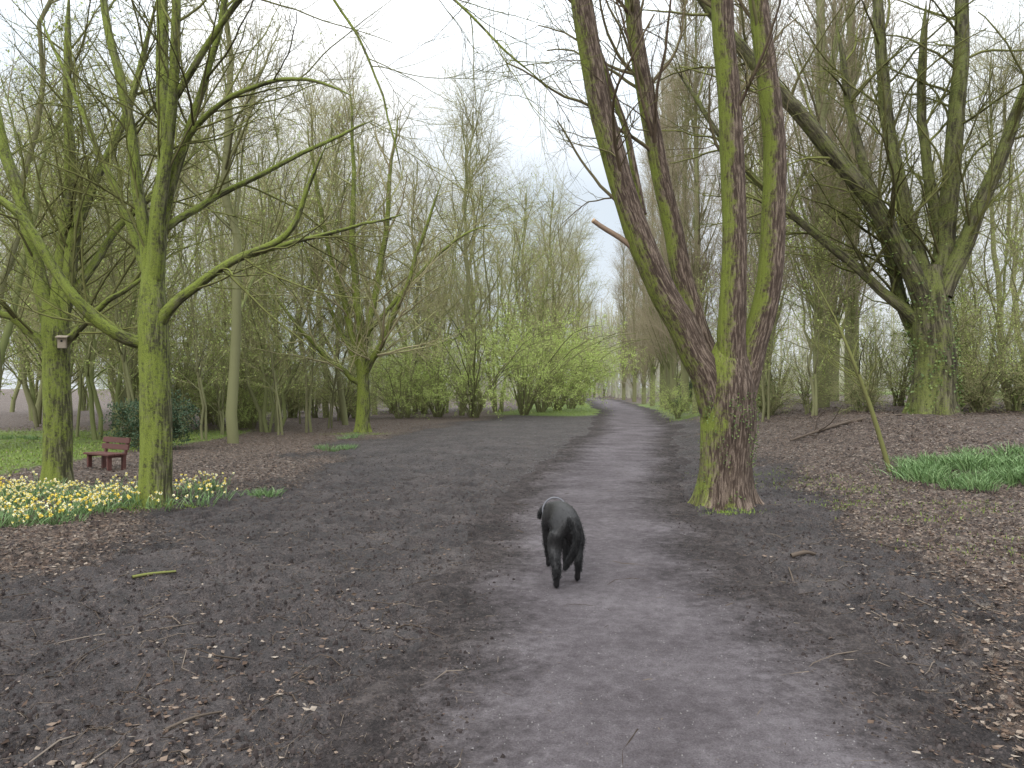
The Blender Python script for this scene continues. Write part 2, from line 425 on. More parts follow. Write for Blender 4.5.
ob = add('fallen_leaves', make_mesh('fallen_leaves', V, Q, False, None, [M_litter]))
ob["kind"] = "stuff"; ob["label"] = "brown dead leaves strewn over the woodland floor"
def sticks(N, l0, l1, r0, r1, dens, y1=22):
    x, y = scatter(N, -16, 16, 1.7, y1, dens)
    K = len(x); a = U(0, 6.283, K); L = U(l0, l1, K) * U(.5, 1, K)
    n = 4
    P = np.empty((K, n, 3)); cx, cy = x.copy(), y.copy()
    for k in range(n):
        P[:, k, 0] = cx; P[:, k, 1] = cy; P[:, k, 2] = G(cx, cy) + .006 + U(0, .008, K)
        a = a + rng.normal(size=K) * .3; cx = cx + np.cos(a) * L / 3; cy = cy + np.sin(a) * L / 3
    R = U(r0, r1, K)[:, None] * np.array([[1, .9, .7, .4]])
    return P, R, 4
offp = lambda x, y: np.where(np.abs(x - path_c(y)) > path_w(y), .8, .10)
me = tube_mesh('fallen_twigs', [sticks(15000, .015, .07, .001, .003, offp), sticks(2100, .08, .28, .0015, .004, offp), sticks(190, .3, .7, .003, .006, offp)], [M_stick], False)
ob = add('fallen_twigs', me); ob["kind"] = "stuff"; ob["label"] = "small broken twigs scattered on the mud"
def lumps(N, dens, s0, s1, y1, hgt=1.):
    x, y = scatter(N, -9, 8, 1.7, y1, dens)
    K = len(x); sz = s0 * (s1 / s0) ** U(0, 1, K)
    ph = U(0, 6.28, K)
    Vp = np.zeros((K, 8, 3))
    for k in range(4):
        q = sz * U(.6, 1.2, K); an = ph + k * math.pi / 2 + U(-.3, .3, K)
        Vp[:, k, 0] = np.cos(an) * q; Vp[:, k, 1] = np.sin(an) * q; Vp[:, k, 2] = -sz * .4
        t = U(.35, .8, K)
        Vp[:, k + 4, 0] = np.cos(an) * q * t; Vp[:, k + 4, 1] = np.sin(an) * q * t; Vp[:, k + 4, 2] = sz * U(.3, .8, K) * hgt
    Vp[..., 0] += x[:, None]; Vp[..., 1] += y[:, None]; Vp[..., 2] += (G(x, y) + .004 + .009 * (np.abs(x - path_c(y)) < path_w(y) * 1.5))[:, None]
    b = np.arange(K)[:, None] * 8
    Qp = np.concatenate([b + np.array([[k, (k + 1) % 4, (k + 1) % 4 + 4, k + 4]]) for k in range(4)] + [b + np.array([[4, 5, 6, 7]])])
    return Vp.reshape(-1, 3), Qp
V, Q = lumps(3000, lambda x, y: np.where(np.abs(x - path_c(y)) < path_w(y) * 1.2, .8, .04), .002, .007, 22)
ob = add('pebbles', make_mesh('pebbles', V, Q, True, None, [M_peb])); ob["kind"] = "stuff"; ob["label"] = "small grey pebbles in the path"
V, Q = lumps(44000, lambda x, y: .9 * ss(.8, 1.6, np.abs(x - path_c(y)) / path_w(y)), .003, .018, 16)
ob = add('mud_crumbs', make_mesh('mud_crumbs', V, Q, True, None, [M_crumb])); ob["kind"] = "stuff"; ob["label"] = "churned crumbs of dark mud"
def grass_pts(x, y, l0, l1, w):
    K = len(x)
    ax = np.stack([rng.normal(size=K) * .35, rng.normal(size=K) * .35, np.ones(K)], -1)
    return leaves(np.stack([x, y, G(x, y) - .01], -1), ax, U(l0, l1, K), w, .05)
parts = []
x, y = scatter(24000, -30, 30, 11, 90, lambda x, y: grass_d(x, y)); parts.append(grass_pts(x, y, .03, .085, .02))
def tuft(cx, cy, r, n, l0=.02, l1=.06):
    x = cx + rng.normal(size=n) * r; y = cy + rng.normal(size=n) * r * .6
    parts.append(grass_pts(x, y, l0, l1, .008))
for c in [(2.65, 8.9, .16, 500), (-4.75, 9.2, .22, 900), (-4.2, 9.4, .15, 400), (-7.1, 11.0, .3, 600), (4.3, 9.5, .3, 300), (5.2, 7.3, .35, 200), (4.6, 8.4, .3, 200),
          (4.9, 10.5, .4, 300), (3.9, 12.5, .5, 400), (5.6, 9.2, .4, 300), (-5, 24, .5, 900), (5.0, 6.3, .4, 200), (4.2, 6.8, .3, 150), (4.4, 11.5, .5, 300)]:
    tuft(*c)
V, Q = merge(parts)
ob = add('grass', make_mesh('grass', V, Q, False, None, [M_grass])); ob["kind"] = "stuff"; ob["label"] = "patches of fresh green grass blades"

# ------------------------------------------------------------------ hero trees
def hero(base, s, trunk, limbs, levels, mt, mc, label, rs=1., ls=None, rough=.10, flare=(.5, .22, 5), kink=.6, wob=.006):
    x0, y0 = base; z0 = float(G(x0, y0)) - .03
    ls = ls or rs
    root = add('tree', None, None, (x0, y0, z0)); root.empty_display_size = .3
    def cv(l, q): return [(a * s, c, b * s, r * s * q) for (a, b, c, r) in l]
    Pt, Rt = spline(cv(trunk, rs), 60)
    gs = [(Pt[None], Rt[None], 48, {'flare': flare, 'rough': rough})]
    LP = []; LR = []
    for l in limbs:
        Pl, Rl = spline(cv(l, ls), 34); LP.append(Pl); LR.append(Rl)
    LP = np.array(LP); LR = np.array(LR)
    t = np.linspace(0, 1, 34)
    for k in range(len(LP)):
        w = np.stack([np.interp(t, np.linspace(0, 1, 12), np.r_[0, rng.normal(size=11)]) for _ in range(3)], -1)
        LP[k] += w * (LR[k].mean() * kink * .5 + wob)
    LR[:, -4:] *= np.array([.85, .65, .4, .15])
    gs.append((LP, LR, 18, {'rough': rough}))
    add('trunk', tube_mesh('trunk', gs, [mt]), root)
    cur = (LP, LR); gl = []
    for lv in levels:
        P, R = grow(*cur, **{k: v for k, v in lv.items() if k not in ('base', 'sides')})
        gl.append((P, R, lv.get('sides', 5))); cur = (P, R)
    add('crown', tube_mesh('crown', gl, [mc], False), root)
    tag(root, label, "tree")
    return root, Pt, Rt, LP, LR, gl

def lv(M, t0, t1, a0, a1, L0, L1, n, wander, up, rr, rmin, rmax, sides=4, falloff=.4, lat=0):
    return dict(M=M, t0=t0, t1=t1, a0=a0, a1=a1, L0=L0, L1=L1, n=n, wander=wander, up=up, rr=rr, rmin=rmin, rmax=rmax, sides=sides, falloff=falloff, lat=lat)

sR = .01284
trR, PtR, RtR, LPR, LRR, glR = hero((2.74, 9.5), sR,
    [(0, -8, 0, 31), (0, 15, 0, 30), (1, 50, 0, 29), (3, 90, 0, 30), (3, 120, 0, 30), (2, 145, 0, 25), (2, 165, 0, 12)],
    [[(-8, 95, 0, 22), (-18, 130, -.05, 20), (-38, 165, -.1, 17.5), (-62, 207, -.15, 16.5), (-84, 256, -.2, 15.5), (-108, 325, -.25, 14.5), (-130, 402, -.3, 13.5), (-146, 482, -.4, 13), (-155, 560, -.5, 12), (-175, 720, -.6, 6)],
     [(-6, 125, .1, 18), (-24, 175, .15, 13.5), (-40, 240, .2, 12.5), (-57, 315, .2, 11.5), (-73, 395, .2, 11), (-86, 475, .2, 10), (-95, 560, .2, 9), (-110, 720, .3, 4)],
     [(-84, 290, -.1, 5), (-98, 370, .0, 4), (-118, 440, .1, 3.6), (-135, 510, .2, 3), (-120, 660, .4, 1.5)],
     [(4, 110, -.05, 20), (4, 160, -.1, 17), (5, 205, -.12, 15.5), (6, 285, -.15, 14.5), (1, 375, -.2, 14), (-6, 455, -.25, 13), (-12, 545, -.3, 12), (-20, 700, -.4, 6)],
     [(10, 100, .0, 22), (26, 150, .05, 18), (41, 195, .1, 16), (50, 255, .1, 15), (53, 335, .1, 14), (48, 425, .15, 13), (40, 505, .2, 12), (34, 580, .2, 11), (50, 720, .3, 5)],
     [(8, 120, .15, 8), (20, 180, .3, 7), (24, 250, .4, 5.5), (20, 340, .5, 5), (22, 430, .6, 4.5), (12, 560, .7, 3)]],
    [lv(36, .45, 1, .35, .9, 1.6, 3.2, 12, .12, .03, .4, .010, .026, 6), lv(230, .1, 1, .4, 1.0, .6, 1.5, 8, .16, .02, .5, .005, .011),
     lv(1200, .1, 1, .4, 1.1, .25, .8, 5, .18, .01, .5, .0022, .0045, 3)],
    M_barkR, M_twigR, "brown furrowed multi-stemmed tree with yellow moss beside the path", rs=.87, ls=.82, rough=.08, flare=(.5, .18, 5), kink=.06, wob=.004)
a = np.array([-88 * sR, -.18, 250 * sR]); bq = np.array([-134 * sR, -.26, 283 * sR])
Ps = np.array([a * (1 - t) + bq * t + np.array([0, 0, .02 * math.sin(t * 5)]) for t in np.linspace(0, 1, 8)])[None]
stub = add('branch_stub', tube_mesh('branch_stub', [(Ps, np.array([[.05, .042, .038, .036, .035, .034, .032, .031]]), 14, {'rough': .2})], [M_tan]), trR)
d = Vector(bq - a).normalized()
bm = bmesh.new(); bmesh.ops.create_cone(bm, cap_ends=True, segments=16, radius1=.031, radius2=.028, depth=.02)
me = bpy.data.meshes.new('sawn_face'); bm.to_mesh(me); bm.free(); me.materials.append(M_cut)
c = add('sawn_face', me, stub, Vector(bq) + d * .006 + Vector((0, 0, .02 * math.sin(5))), d.to_track_quat('Z', 'Y').to_euler())
def ivy(root, P, R, n, zmax, sz, spread=.03, side=None, thr=.46):
    f = U(0, 1, n) ** .8
    i = (f * (len(P) - 1)).astype(int); keep = P[i][:, 2] < zmax; i = i[keep]; K = len(i)
    a = U(0, 6.283, K) if side is None else rng.normal(size=K) * .8 + side
    o = np.stack([np.cos(a), np.sin(a), np.zeros(K)], -1)
    pos = P[i] + o * (R[i] * 1.08 + U(0, spread, K))[:, None]; pos[:, 2] += U(-.05, .05, K)
    clump = fbm(a * 2, pos[:, 2] * 2.5, 3, 4) > thr
    pos = pos[clump]; o = o[clump]; K = len(pos)
    ax = o * .5 + rng.normal(size=(K, 3)) * .4 + np.array([0, 0, -.6])
    V, Q = leaves(pos, ax, U(sz * .6, sz, K), sz * .8, .1)
    add('ivy', make_mesh('ivy', V, Q, False, None, [M_ivy]), root)
ivy(trR, PtR, RtR, 1900, 1.45, .028, .012, -1.6, .45)

sL = .01284
trL = hero((-4.58, 9.5), sL,
    [(0, -8, 0, 18), (0, 15, 0, 17), (1, 60, 0, 16.5), (0, 110, 0, 16), (-2, 160, 0, 16), (-3, 200, 0, 15), (-3, 235, 0, 11)],
    [[(-3, 185, 0, 13), (-5, 240, .05, 11), (0, 300, .1, 9.5), (6, 350, .1, 8.5), (-2, 420, .2, 7.5), (-8, 500, .3, 6.5), (0, 680, .4, 3)],
     [(-4, 165, 0, 8), (-30, 172, -.2, 7), (-56, 200, -.4, 6), (-82, 240, -.5, 5.2), (-108, 285, -.6, 4.4), (-150, 312, -.7, 3.4), (-220, 345, -.8, 1.5)],
     [(0, 180, 0, 8), (24, 206, -.1, 5.8), (58, 230, -.2, 5), (95, 248, -.3, 4.2), (140, 268, -.4, 3.3), (163, 312, -.5, 2.4), (185, 358, -.6, 1.2)],
     [(90, 246, -.3, 3), (150, 268, -.1, 2.4), (200, 282, 0, 1.8), (252, 298, .1, 1)],
     [(-4, 215, 0, 9), (-18, 290, .1, 7), (-33, 370, .2, 6), (-48, 440, .3, 5.2), (-70, 520, .4, 4.2), (-90, 680, .5, 2.2)],
     [(-2, 220, 0, 9), (10, 290, -.2, 7), (22, 360, -.3, 6), (32, 430, -.4, 5.2), (38, 520, -.5, 4.4), (48, 660, -.6, 2.2)],
     [(0, 260, 0, 6), (22, 330, -.1, 5), (48, 400, -.2, 4), (74, 480, -.3, 3.2), (100, 600, -.4, 1.5)],
     [(-3, 205, .1, 6), (-32, 262, .4, 5), (-66, 325, .7, 4.2), (-104, 395, .9, 3.3), (-145, 470, 1.2, 2.4), (-190, 560, 1.4, 1.4)],
     [(2, 280, .1, 4.5), (40, 320, .5, 3.8), (95, 358, .8, 3), (150, 400, 1.2, 2.2), (200, 430, 1.4, 1.5)],
     [(4, 330, .1, 4), (50, 375, -.3, 3.2), (105, 400, -.6, 2.5), (165, 405, -.8, 1.8), (215, 385, -.9, 1.0)],
     [(28, 400, -.3, 4), (90, 470, -.6, 3.0), (160, 520, -1.0, 2.2), (230, 500, -1.3, 1.7), (300, 455, -1.5, 1.3), (355, 395, -1.7, 1.0), (386, 365, -1.8, .6)],
     [(60, 445, -.4, 3), (130, 500, -.9, 2.2), (200, 530, -1.3, 1.7), (270, 515, -1.6, 1.3), (330, 480, -1.8, .9), (365, 470, -1.9, .5)],
     [(160, 520, -1.0, 1.6), (215, 440, -1.1, 1.3), (245, 370, -1.2, 1), (262, 300, -1.2, .6)]],
    [lv(120, .12, 1, .4, 1.0, 1.2, 2.8, 12, .08, .0, .5, .006, .016, 6), lv(760, .1, 1, .4, 1.1, .5, 1.4, 7, .13, .0, .5, .0035, .007),
     lv(3300, .1, 1, .4, 1.1, .2, .7, 5, .16, .0, .5, .0018, .0035, 3)],
    M_barkL, M_twigL, "tree with bright green moss covered bark, standing in daffodils", rs=.90, ls=.88, rough=.07, flare=(.4, .15, 5), kink=.2)
sF = .0154
trF = hero((-7.0, 11.4), sF,
    [(0, -8, 0, 16), (0, 20, 0, 14.5), (0, 70, 0, 14), (-2, 120, 0, 13.5), (-3, 155, 0, 14), (-6, 185, 0, 10)],
    [[(-2, 140, 0, 10), (-14, 185, 0, 9), (-28, 230, .1, 8), (-48, 290, .2, 7), (-75, 370, .3, 6), (-100, 480, .4, 3)],
     [(0, 145, 0, 9), (6, 200, .1, 8), (14, 260, .1, 6.5), (38, 330, .2, 5), (64, 400, .3, 4), (90, 520, .4, 2)],
     [(-4, 160, 0, 9), (-5, 230, .2, 7.5), (0, 310, .3, 6.5), (-8, 400, .4, 5), (-8, 520, .5, 3)],
     [(0, 135, 0, 6), (25, 158, -.1, 4.2), (55, 182, -.2, 3.2), (88, 200, -.3, 2.4), (130, 235, -.3, 1.2)],
     [(-2, 130, 0, 6), (-28, 160, -.2, 4.6), (-55, 178, -.3, 3.6), (-95, 210, -.3, 2.5)],
     [(-2, 170, 0, 7), (18, 215, .3, 5), (38, 265, .6, 4), (75, 310, .8, 2.8), (120, 360, .9, 1.2)]],
    [lv(76, .12, 1, .4, 1.0, 1.2, 2.8, 12, .08, .01, .5, .008, .019, 6), lv(520, .1, 1, .4, 1.1, .5, 1.3, 7, .13, .01, .5, .0035, .008),
     lv(2500, .1, 1, .4, 1.1, .2, .65, 5, .16, .01, .5, .002, .004, 3)],
    M_barkL, M_twigL, "green mossy tree with a wooden nest box fixed on its trunk", rs=.9, ls=.85, rough=.07, flare=(.3, .15, 5), kink=.2)
sB = .023
trB, PtB, RtB, LPB, LRB, glB = hero((9.7, 17.0), sB,
    [(0, -10, 0, 26), (0, 20, 0, 23), (2, 55, 0, 21), (-2, 90, 0, 20), (-4, 125, 0, 18), (-4, 150, 0, 12)],
    [[(-4, 100, 0, 13), (-28, 145, -.2, 10.5), (-66, 205, -.4, 9.5), (-120, 268, -.5, 8.5), (-178, 330, -.6, 7.5), (-235, 400, -.6, 6), (-290, 490, -.6, 3)],
     [(0, 110, .1, 12), (-16, 180, .2, 9), (-30, 250, .3, 8), (-40, 330, .4, 7), (-44, 420, .5, 6), (-46, 520, .6, 3)],
     [(2, 110, 0, 14), (12, 165, .1, 11), (22, 250, .1, 9.5), (32, 350, .2, 8.5), (38, 440, .3, 7), (50, 560, .4, 4)],
     [(6, 120, -.1, 11), (28, 175, -.2, 9), (55, 245, -.3, 7.5), (88, 330, -.3, 6), (130, 430, -.4, 4)],
     [(-6, 85, 0, 8), (-50, 132, .3, 5.6), (-100, 180, .5, 4.8), (-155, 228, .6, 4), (-205, 290, .7, 3.2), (-255, 370, .8, 2)],
     [(14, 170, .1, 8), (4, 250, .4, 6), (0, 330, .5, 5), (8, 430, .6, 3)],
     [(-2, 60, .2, 9), (-20, 110, .4, 7.5), (-36, 190, .6, 6.5), (-64, 300, .8, 5), (-80, 420, .9, 3)]],
    [lv(130, .12, 1, .4, 1.1, 2, 4.2, 12, .10, .0, .45, .013, .033, 6), lv(1000, .1, 1, .4, 1.1, .8, 2.0, 7, .16, .0, .5, .006, .012),
     lv(4800, .1, 1, .4, 1.1, .3, 1.0, 4, .2, .0, .5, .0035, .006, 3)],
    M_barkI, M_twigL, "massive spreading mossy tree with some ivy on leafy bank", rs=.88, ls=.86, rough=.08, flare=(.35, .4, 5), kink=.12)
ivy(trB, PtB, RtB, 1900, 2.8, .07, .06)
for k in (0, 2, 6):
    ivy(trB, LPB[k], LRB[k], 600, 5.0, .07, .06)
sM = .034
trM = hero((-5.1, 25.2), sM,
    [(0, -6, 0, 9), (0, 10, 0, 7.5), (1, 35, 0, 7), (0, 60, 0, 6.5), (0, 85, 0, 6), (2, 110, 0, 4.5)],
    [[(0, 58, 0, 5), (-10, 95, .2, 4), (-22, 140, .4, 3.4), (-40, 200, .5, 2.6), (-54, 270, .6, 1.6), (-62, 320, .7, 1)],
     [(1, 85, 0, 5), (-4, 130, -.2, 4.4), (-8, 190, -.3, 3.5), (-8, 270, -.2, 2.2), (-12, 350, 0, 1.1)],
     [(1, 85, 0, 5), (10, 130, .2, 4.0), (20, 190, .3, 3.2), (26, 260, .4, 2.2), (34, 330, .5, 1.1)],
     [(0, 52, 0, 4.6), (16, 80, -.3, 3.4), (38, 125, -.6, 2.8), (60, 180, -.8, 2.1), (84, 250, -1, 1)],
     [(4, 100, 0, 3), (44, 150, .6, 2.2), (85, 195, 1, 1.6), (130, 222, 1.5, .8)],
     [(0, 48, 0, 3.4), (-32, 75, -.5, 2.3), (-66, 115, -.8, 1.8), (-100, 165, -1, 1)],
     [(0, 60, 0, 3.4), (-26, 105, .5, 2.4), (-58, 170, .8, 1.8), (-84, 230, 1, 1)]],
    [lv(130, .12, 1, .4, 1.1, 1.6, 4, 9, .12, .03, .5, .018, .04, 5), lv(850, .1, 1, .4, 1.1, .7, 2.0, 6, .16, .02, .5, .008, .016),
     lv(3400, .1, 1, .4, 1.1, .3, 1.0, 4, .2, .0, .5, .006, .009, 3)],
    M_barkL, M_twigB, "wide spreading bare tree with mossy trunk at the wood edge", rs=.88, rough=.1, flare=(.4, .3, 5), kink=.5)

# ------------------------------------------------------------------ woodland variants
def variant(kind, seed):
    global rng, U
    keep = rng; rng = np.random.default_rng(seed); U = rng.uniform
    mt, mc = M_barkB, M_twigB; leafs = None
    if kind == 'wood':
        h = U(11.5, 14); n = 14
        P = np.zeros((1, n, 3)); P[0, :, 2] = np.linspace(-.3, h, n)
        P[0, 1:, 0] = np.cumsum(rng.normal(size=n - 1) * .15); P[0, 1:, 1] = np.cumsum(rng.normal(size=n - 1) * .15)
        R = (np.linspace(.14, .03, n) ** 1.0)[None]
        L1 = grow(P, R, 26, .18, .97, .35, .85, 3, 5.5, 9, .1, .08, .45, .022, .05, .5)
        L2 = grow(*L1, 160, .1, 1, .4, 1.0, 1.0, 2.6, 6, .14, .04, .5, .013, .023, .4)
        L3 = grow(*L2, 900, .05, 1, .4, 1.0, .6, 1.7, 4, .16, .03, .5, .008, .012, .3)
        L4 = grow(*L3, 1900, .05, 1, .4, 1.0, .4, 1.2, 3, .16, .02, .6, .005, .008, .3)
    elif kind == 'multi':
        K = 5; n = 12
        P = np.zeros((K, n, 3)); a = U(0, 6.28, K); lean = U(.05, .3, K); hh = U(8, 12, K)
        for k in range(n):
            t = k / (n - 1); P[:, k, 2] = -.3 + hh * t
            P[:, k, 0] = np.cos(a) * (.2 + lean * hh * t ** 1.2) + rng.normal(size=K) * .09
            P[:, k, 1] = np.sin(a) * (.2 + lean * hh * t ** 1.2) + rng.normal(size=K) * .09
        R = np.repeat(np.linspace(.08, .025, n)[None], K, 0) * U(.6, 1.2, (K, 1))
        L1 = grow(P, R, 54, .12, .97, .4, 1.0, 2, 4, 8, .12, .05, .5, .018, .036, .5)
        L2 = grow(*L1, 240, .1, 1, .4, 1.0, .9, 2.2, 5, .16, .03, .5, .011, .018, .4)
        L3 = grow(*L2, 900, .05, 1, .4, 1.0, .5, 1.5, 4, .18, .02, .5, .007, .011, .3)
        L4 = grow(*L3, 1500, .05, 1, .4, 1.0, .3, 1.1, 3, .18, .01, .6, .005, .0075, .3)
    elif kind == 'poplar':
        mc = M_twigP; h = U(19, 23); n = 16
        P = np.zeros((1, n, 3)); P[0, :, 2] = np.linspace(-.3, h, n)
        P[0, 1:, 0] = np.cumsum(rng.normal(size=n - 1) * .06)
        R = np.linspace(.25, .03, n)[None]
        L1 = grow(P, R, 100, .06, .97, .25, .65, 2.5, 5, 8, .06, .12, .3, .02, .045, .5)
        L2 = grow(*L1, 460, .1, 1, .3, .8, 1.0, 2.4, 5, .1, .08, .5, .012, .02, .3)
        L3 = grow(*L2, 2000, .05, 1, .3, .8, .6, 1.7, 4, .12, .05, .5, .009, .013, .3)
        L4 = grow(*L3, 2900, .05, 1, .3, .9, .4, 1.5, 3, .12, .04, .6, .0065, .009, .3)
    elif kind == 'sapling':
        K = 2; n = 12; h = U(5, 8)
        P = np.zeros((K, n, 3)); a = U(0, 6.28, K)
        for k in range(n):
            t = k / (n - 1); P[:, k, 2] = -.2 + h * t
            P[:, k, 0] = np.cos(a) * (.1 + 1.0 * t ** 1.4) + rng.normal(size=K) * .05
            P[:, k, 1] = np.sin(a) * (.1 + 1.0 * t ** 1.4) + rng.normal(size=K) * .05
        R = np.repeat(np.linspace(.045, .012, n)[None], K, 0)
        L1 = grow(P, R, 26, .15, .97, .4, 1.0, 1, 2.4, 7, .12, .04, .5, .01, .022, .5)
        L2 = grow(*L1, 110, .1, 1, .4, 1.0, .5, 1.3, 5, .16, .02, .5, .006, .01, .4)
        L3 = grow(*L2, 450, .05, 1, .4, 1.0, .3, .8, 3, .18, .01, .5, .004, .006, .3)
        L4 = grow(*L3, 300, .05, 1, .4, 1.0, .2, .5, 3, .18, .01, .6, .004, .005, .3)
    else:
        K = {'bush': 16, 'leafy': 24, 'dark': 18, 'bramble': 22}[kind]; n = 9
        h = {'bush': 3.2, 'leafy': 4.4, 'dark': 1.9, 'bramble': 1.5}[kind]
        sp = {'bush': .6, 'leafy': 1.35, 'dark': .75, 'bramble': .9}[kind]
        P = np.zeros((K, n, 3)); a = U(0, 6.28, K); hh = U(.4, 1, K) * h; s = U(.1, 1, K) * sp
        for k in range(n):
            t = k / (n - 1); P[:, k, 2] = -.1 + hh * (t ** .8 if kind != 'leafy' else 1.15 * (t - .35 * t ** 3) / .75)
            P[:, k, 0] = np.cos(a) * (.12 + s * hh * t ** 1.3) + rng.normal(size=K) * .04
            P[:, k, 1] = np.sin(a) * (.12 + s * hh * t ** 1.3) + rng.normal(size=K) * .04
        R = np.repeat(np.linspace(.032, .01, n)[None], K, 0) * U(.6, 1.3, (K, 1))
        up = -.02 if kind == 'leafy' else 0.
        L1 = grow(P, R, 80, .08, .97, .4, 1.1, .3 * h, .65 * h, 7, .14, up, .5, .008, .018, .4)
        L2 = grow(*L1, 320, .1, 1, .4, 1.1, .15 * h, .4 * h, 5, .18, up, .5, .006, .009, .4)
        L3 = grow(*L2, 1000, .05, 1, .4, 1.1, .08 * h, .22 * h, 3, .2, up, .5, .004, .006, .3)
        L4 = grow(*L3, 300, .05, 1, .4, 1.0, .1, .3, 3, .18, .01, .6, .004, .005, .3)
        if kind == 'leafy': leafs = (12000, .062, .044, M_leafG)
        if kind == 'dark': leafs = (7000, .11, .055, M_leafD)
        if kind == 'bush': leafs = (2200, .055, .038, M_leafB)
        if kind == 'bramble': leafs = (900, .05, .04, M_ivy)
    if kind in ('sapling',): leafs = (1700, .055, .042, M_leafB)
    if kind == 'multi': leafs = (2600, .08, .055, M_leafB)
    tm = tube_mesh('trunk', [(P, R, 10, {'rough': .08}), (L1[0], L1[1], 5)], [mt], False)
    cm = tube_mesh('crown', [(L2[0], L2[1], 3), (L3[0], L3[1], 3), (L4[0], L4[1], 3)], [mc], False)
    lm = None
    if leafs:
        N, l, w, mm = leafs
        src = np.concatenate([L3[0].reshape(-1, 3), L4[0].reshape(-1, 3)])
        pos = src[rng.integers(0, len(src), N)] + rng.normal(size=(N, 3)) * l * .6
        ax = rng.normal(size=(N, 3)) + np.array([0, 0, .3])
        V, Q = leaves(pos, ax, U(.6, 1.2, N) * l, U(.7, 1.1, N) * w, .12)
        lm = make_mesh('leaves', V, Q, False, None, [mm])
    rng = keep; U = rng.uniform
    return tm, cm, lm
KINDS = {}
for kind, n in (('wood', 3), ('multi', 3), ('poplar', 2), ('sapling', 3), ('bush', 2), ('leafy', 3), ('dark', 1), ('bramble', 2)):
    KINDS[kind] = [variant(kind, 100 + 10 * i + len(kind)) for i in range(n)]
INFO = {'wood': ('tree', 'tall bare woodland tree with greenish bark', 'tree', 'bare woodland trees'),
        'multi': ('tree', 'bare multi-stemmed tree with budding leaves in woodland', 'tree', 'multi-stemmed woodland trees'),
        'poplar': ('poplar_tree', 'very tall bare poplar with upswept brown twigs', 'tree', 'row of poplars'),
        'sapling': ('sapling', 'slender bare sapling with fresh buds', 'young tree', 'woodland saplings'),
        'bush': ('shrub', 'bare twiggy shrub with first buds on woodland floor', 'shrub', 'bare woodland shrubs'),
        'leafy': ('shrub', 'arching shrub in fresh yellow-green spring leaf', 'shrub', 'green leafing shrubs'),
        'dark': ('evergreen_shrub', 'dense dark evergreen shrub under the trees', 'shrub', 'dark evergreen shrubs'),
        'bramble': ('bramble', 'low tangled bramble thicket on leafy ground', 'bramble', 'bramble thickets')}
def place(kind, x, y, sc=1., vi=None, szs=None, rz=None):
    v = KINDS[kind]; v = v[rng.integers(len(v)) if vi is None else vi % len(v)]
    nm, lab, cat, grp = INFO[kind]
    root = add(nm, None, None, (x, y, float(G(x, y)) - .02), (0, 0, U(0, 6.28) if rz is None else rz), szs or (sc, sc, sc))
    shr = kind in ('bush', 'leafy', 'dark', 'bramble')
    for n_, m_ in zip(('stems' if shr else 'trunk', 'twigs' if shr else 'crown', 'leaves'), v):
        if m_ is not None: add(n_, m_, root)
    tag(root, lab, cat, grp)
    return root
pts = []
def far_enough(x, y, d):
    for (a, b) in pts:
        if (a - x) ** 2 + (b - y) ** 2 < d * d: return False
    pts.append((x, y)); return True
def treeline(y): return float(np.interp(y, [18, 25, 35, 45, 60, 80, 100], [-7.5, -6.5, -3.8, -1.6, 2.6, 6.8, 9.5]))
for (x, y, s) in [(-2.6, 38, 1.15), (-.9, 44, 1.25), (.9, 51, 1.3), (3.0, 60, 1.3), (5.0, 70, 1.3), (6.6, 80, 1.3), (8.0, 92, 1.3), (-5.5, 45, 1.3), (-2.2, 54, 1.4), (4.0, 86, 1.3), (0.5, 64, 1.4), (2.4, 74, 1.4),
                  (17, 106, 1.3), (13, 120, 1.3), (9, 134, 1.3), (16, 130, 1.4), (11, 112, 1.1)]:
    pts.append((x, y)); place('wood' if U(0, 1) < .75 else 'multi', x, y, s)
cnt = 0
for _ in range(1200):
    y = U(18, 50); x = treeline(y) - abs(rng.normal()) * 14 * y / 40 - .3
    if x < -y * .70 - .5: continue
    if not far_enough(x, y, 2.7 + y * .015): continue
    k = 'wood' if U(0, 1) < .6 else 'multi'
    place(k, x, y, U(.9, 1.15)); cnt += 1
    if cnt >= 36: break
cnt = 0
for _ in range(300):
    y = U(16.5, 30); x = treeline(y) - abs(rng.normal()) * 9 - .3
    if x < -y * .70 or (x < -7.5 and y < 19): continue
    if not far_enough(x, y, 1.3): continue
    place('sapling', x, y, U(.8, 1.2)); cnt += 1
    if cnt >= 17: break
for _ in range(24):
    y = U(26, 48); x = treeline(y) - U(.5, 1) ** 1 * y * .45 + y * .2 - 1
    if -.70 * y < x < treeline(y): place('bush', x, y, U(.7, 1.2))
for (x, y, s) in [(-1.8, 35.5, 1.0), (.6, 39, 1.1), (1.7, 43, 1.15), (-3.6, 36, .85), (2.9, 48, 1.2), (4.4, 55, 1.2), (-5.2, 34, .7), (-12, 30, .65), (-9.5, 27, .4), (-16, 33, .7), (6.2, 66, 1.1)]:
    place('leafy', x, y, s)
for (x, y, s) in [(-8.3, 17.6, .62), (-9.2, 18.3, .62)]:
    place('dark', x, y, s)
for k, (x, y, s) in enumerate([(9.0, 21.5, .9), (10.8, 23.5, 1), (9.3, 27.5, .95), (10.2, 33, .95), (8.5, 34, .85), (8.9, 38, .95), (9.3, 42.5, .95), (9.9, 47, 1), (10.6, 52, 1), (11.4, 60, 1), (12.3, 69, .95), (12.9, 78, .95), (13.6, 90, .95), (12.6, 29, 1), (14.5, 42, 1)]):
    place('poplar', x, y, szs=(.9, .9, s))
for (x, y, s) in [(15.5, 23, .8), (18, 26, .85), (13, 20.5, .6), (21, 36, .9), (17.5, 30, .8), (12.3, 36, .7)]:
    place('multi' if U(0, 1) < .6 else 'wood', x, y, s)
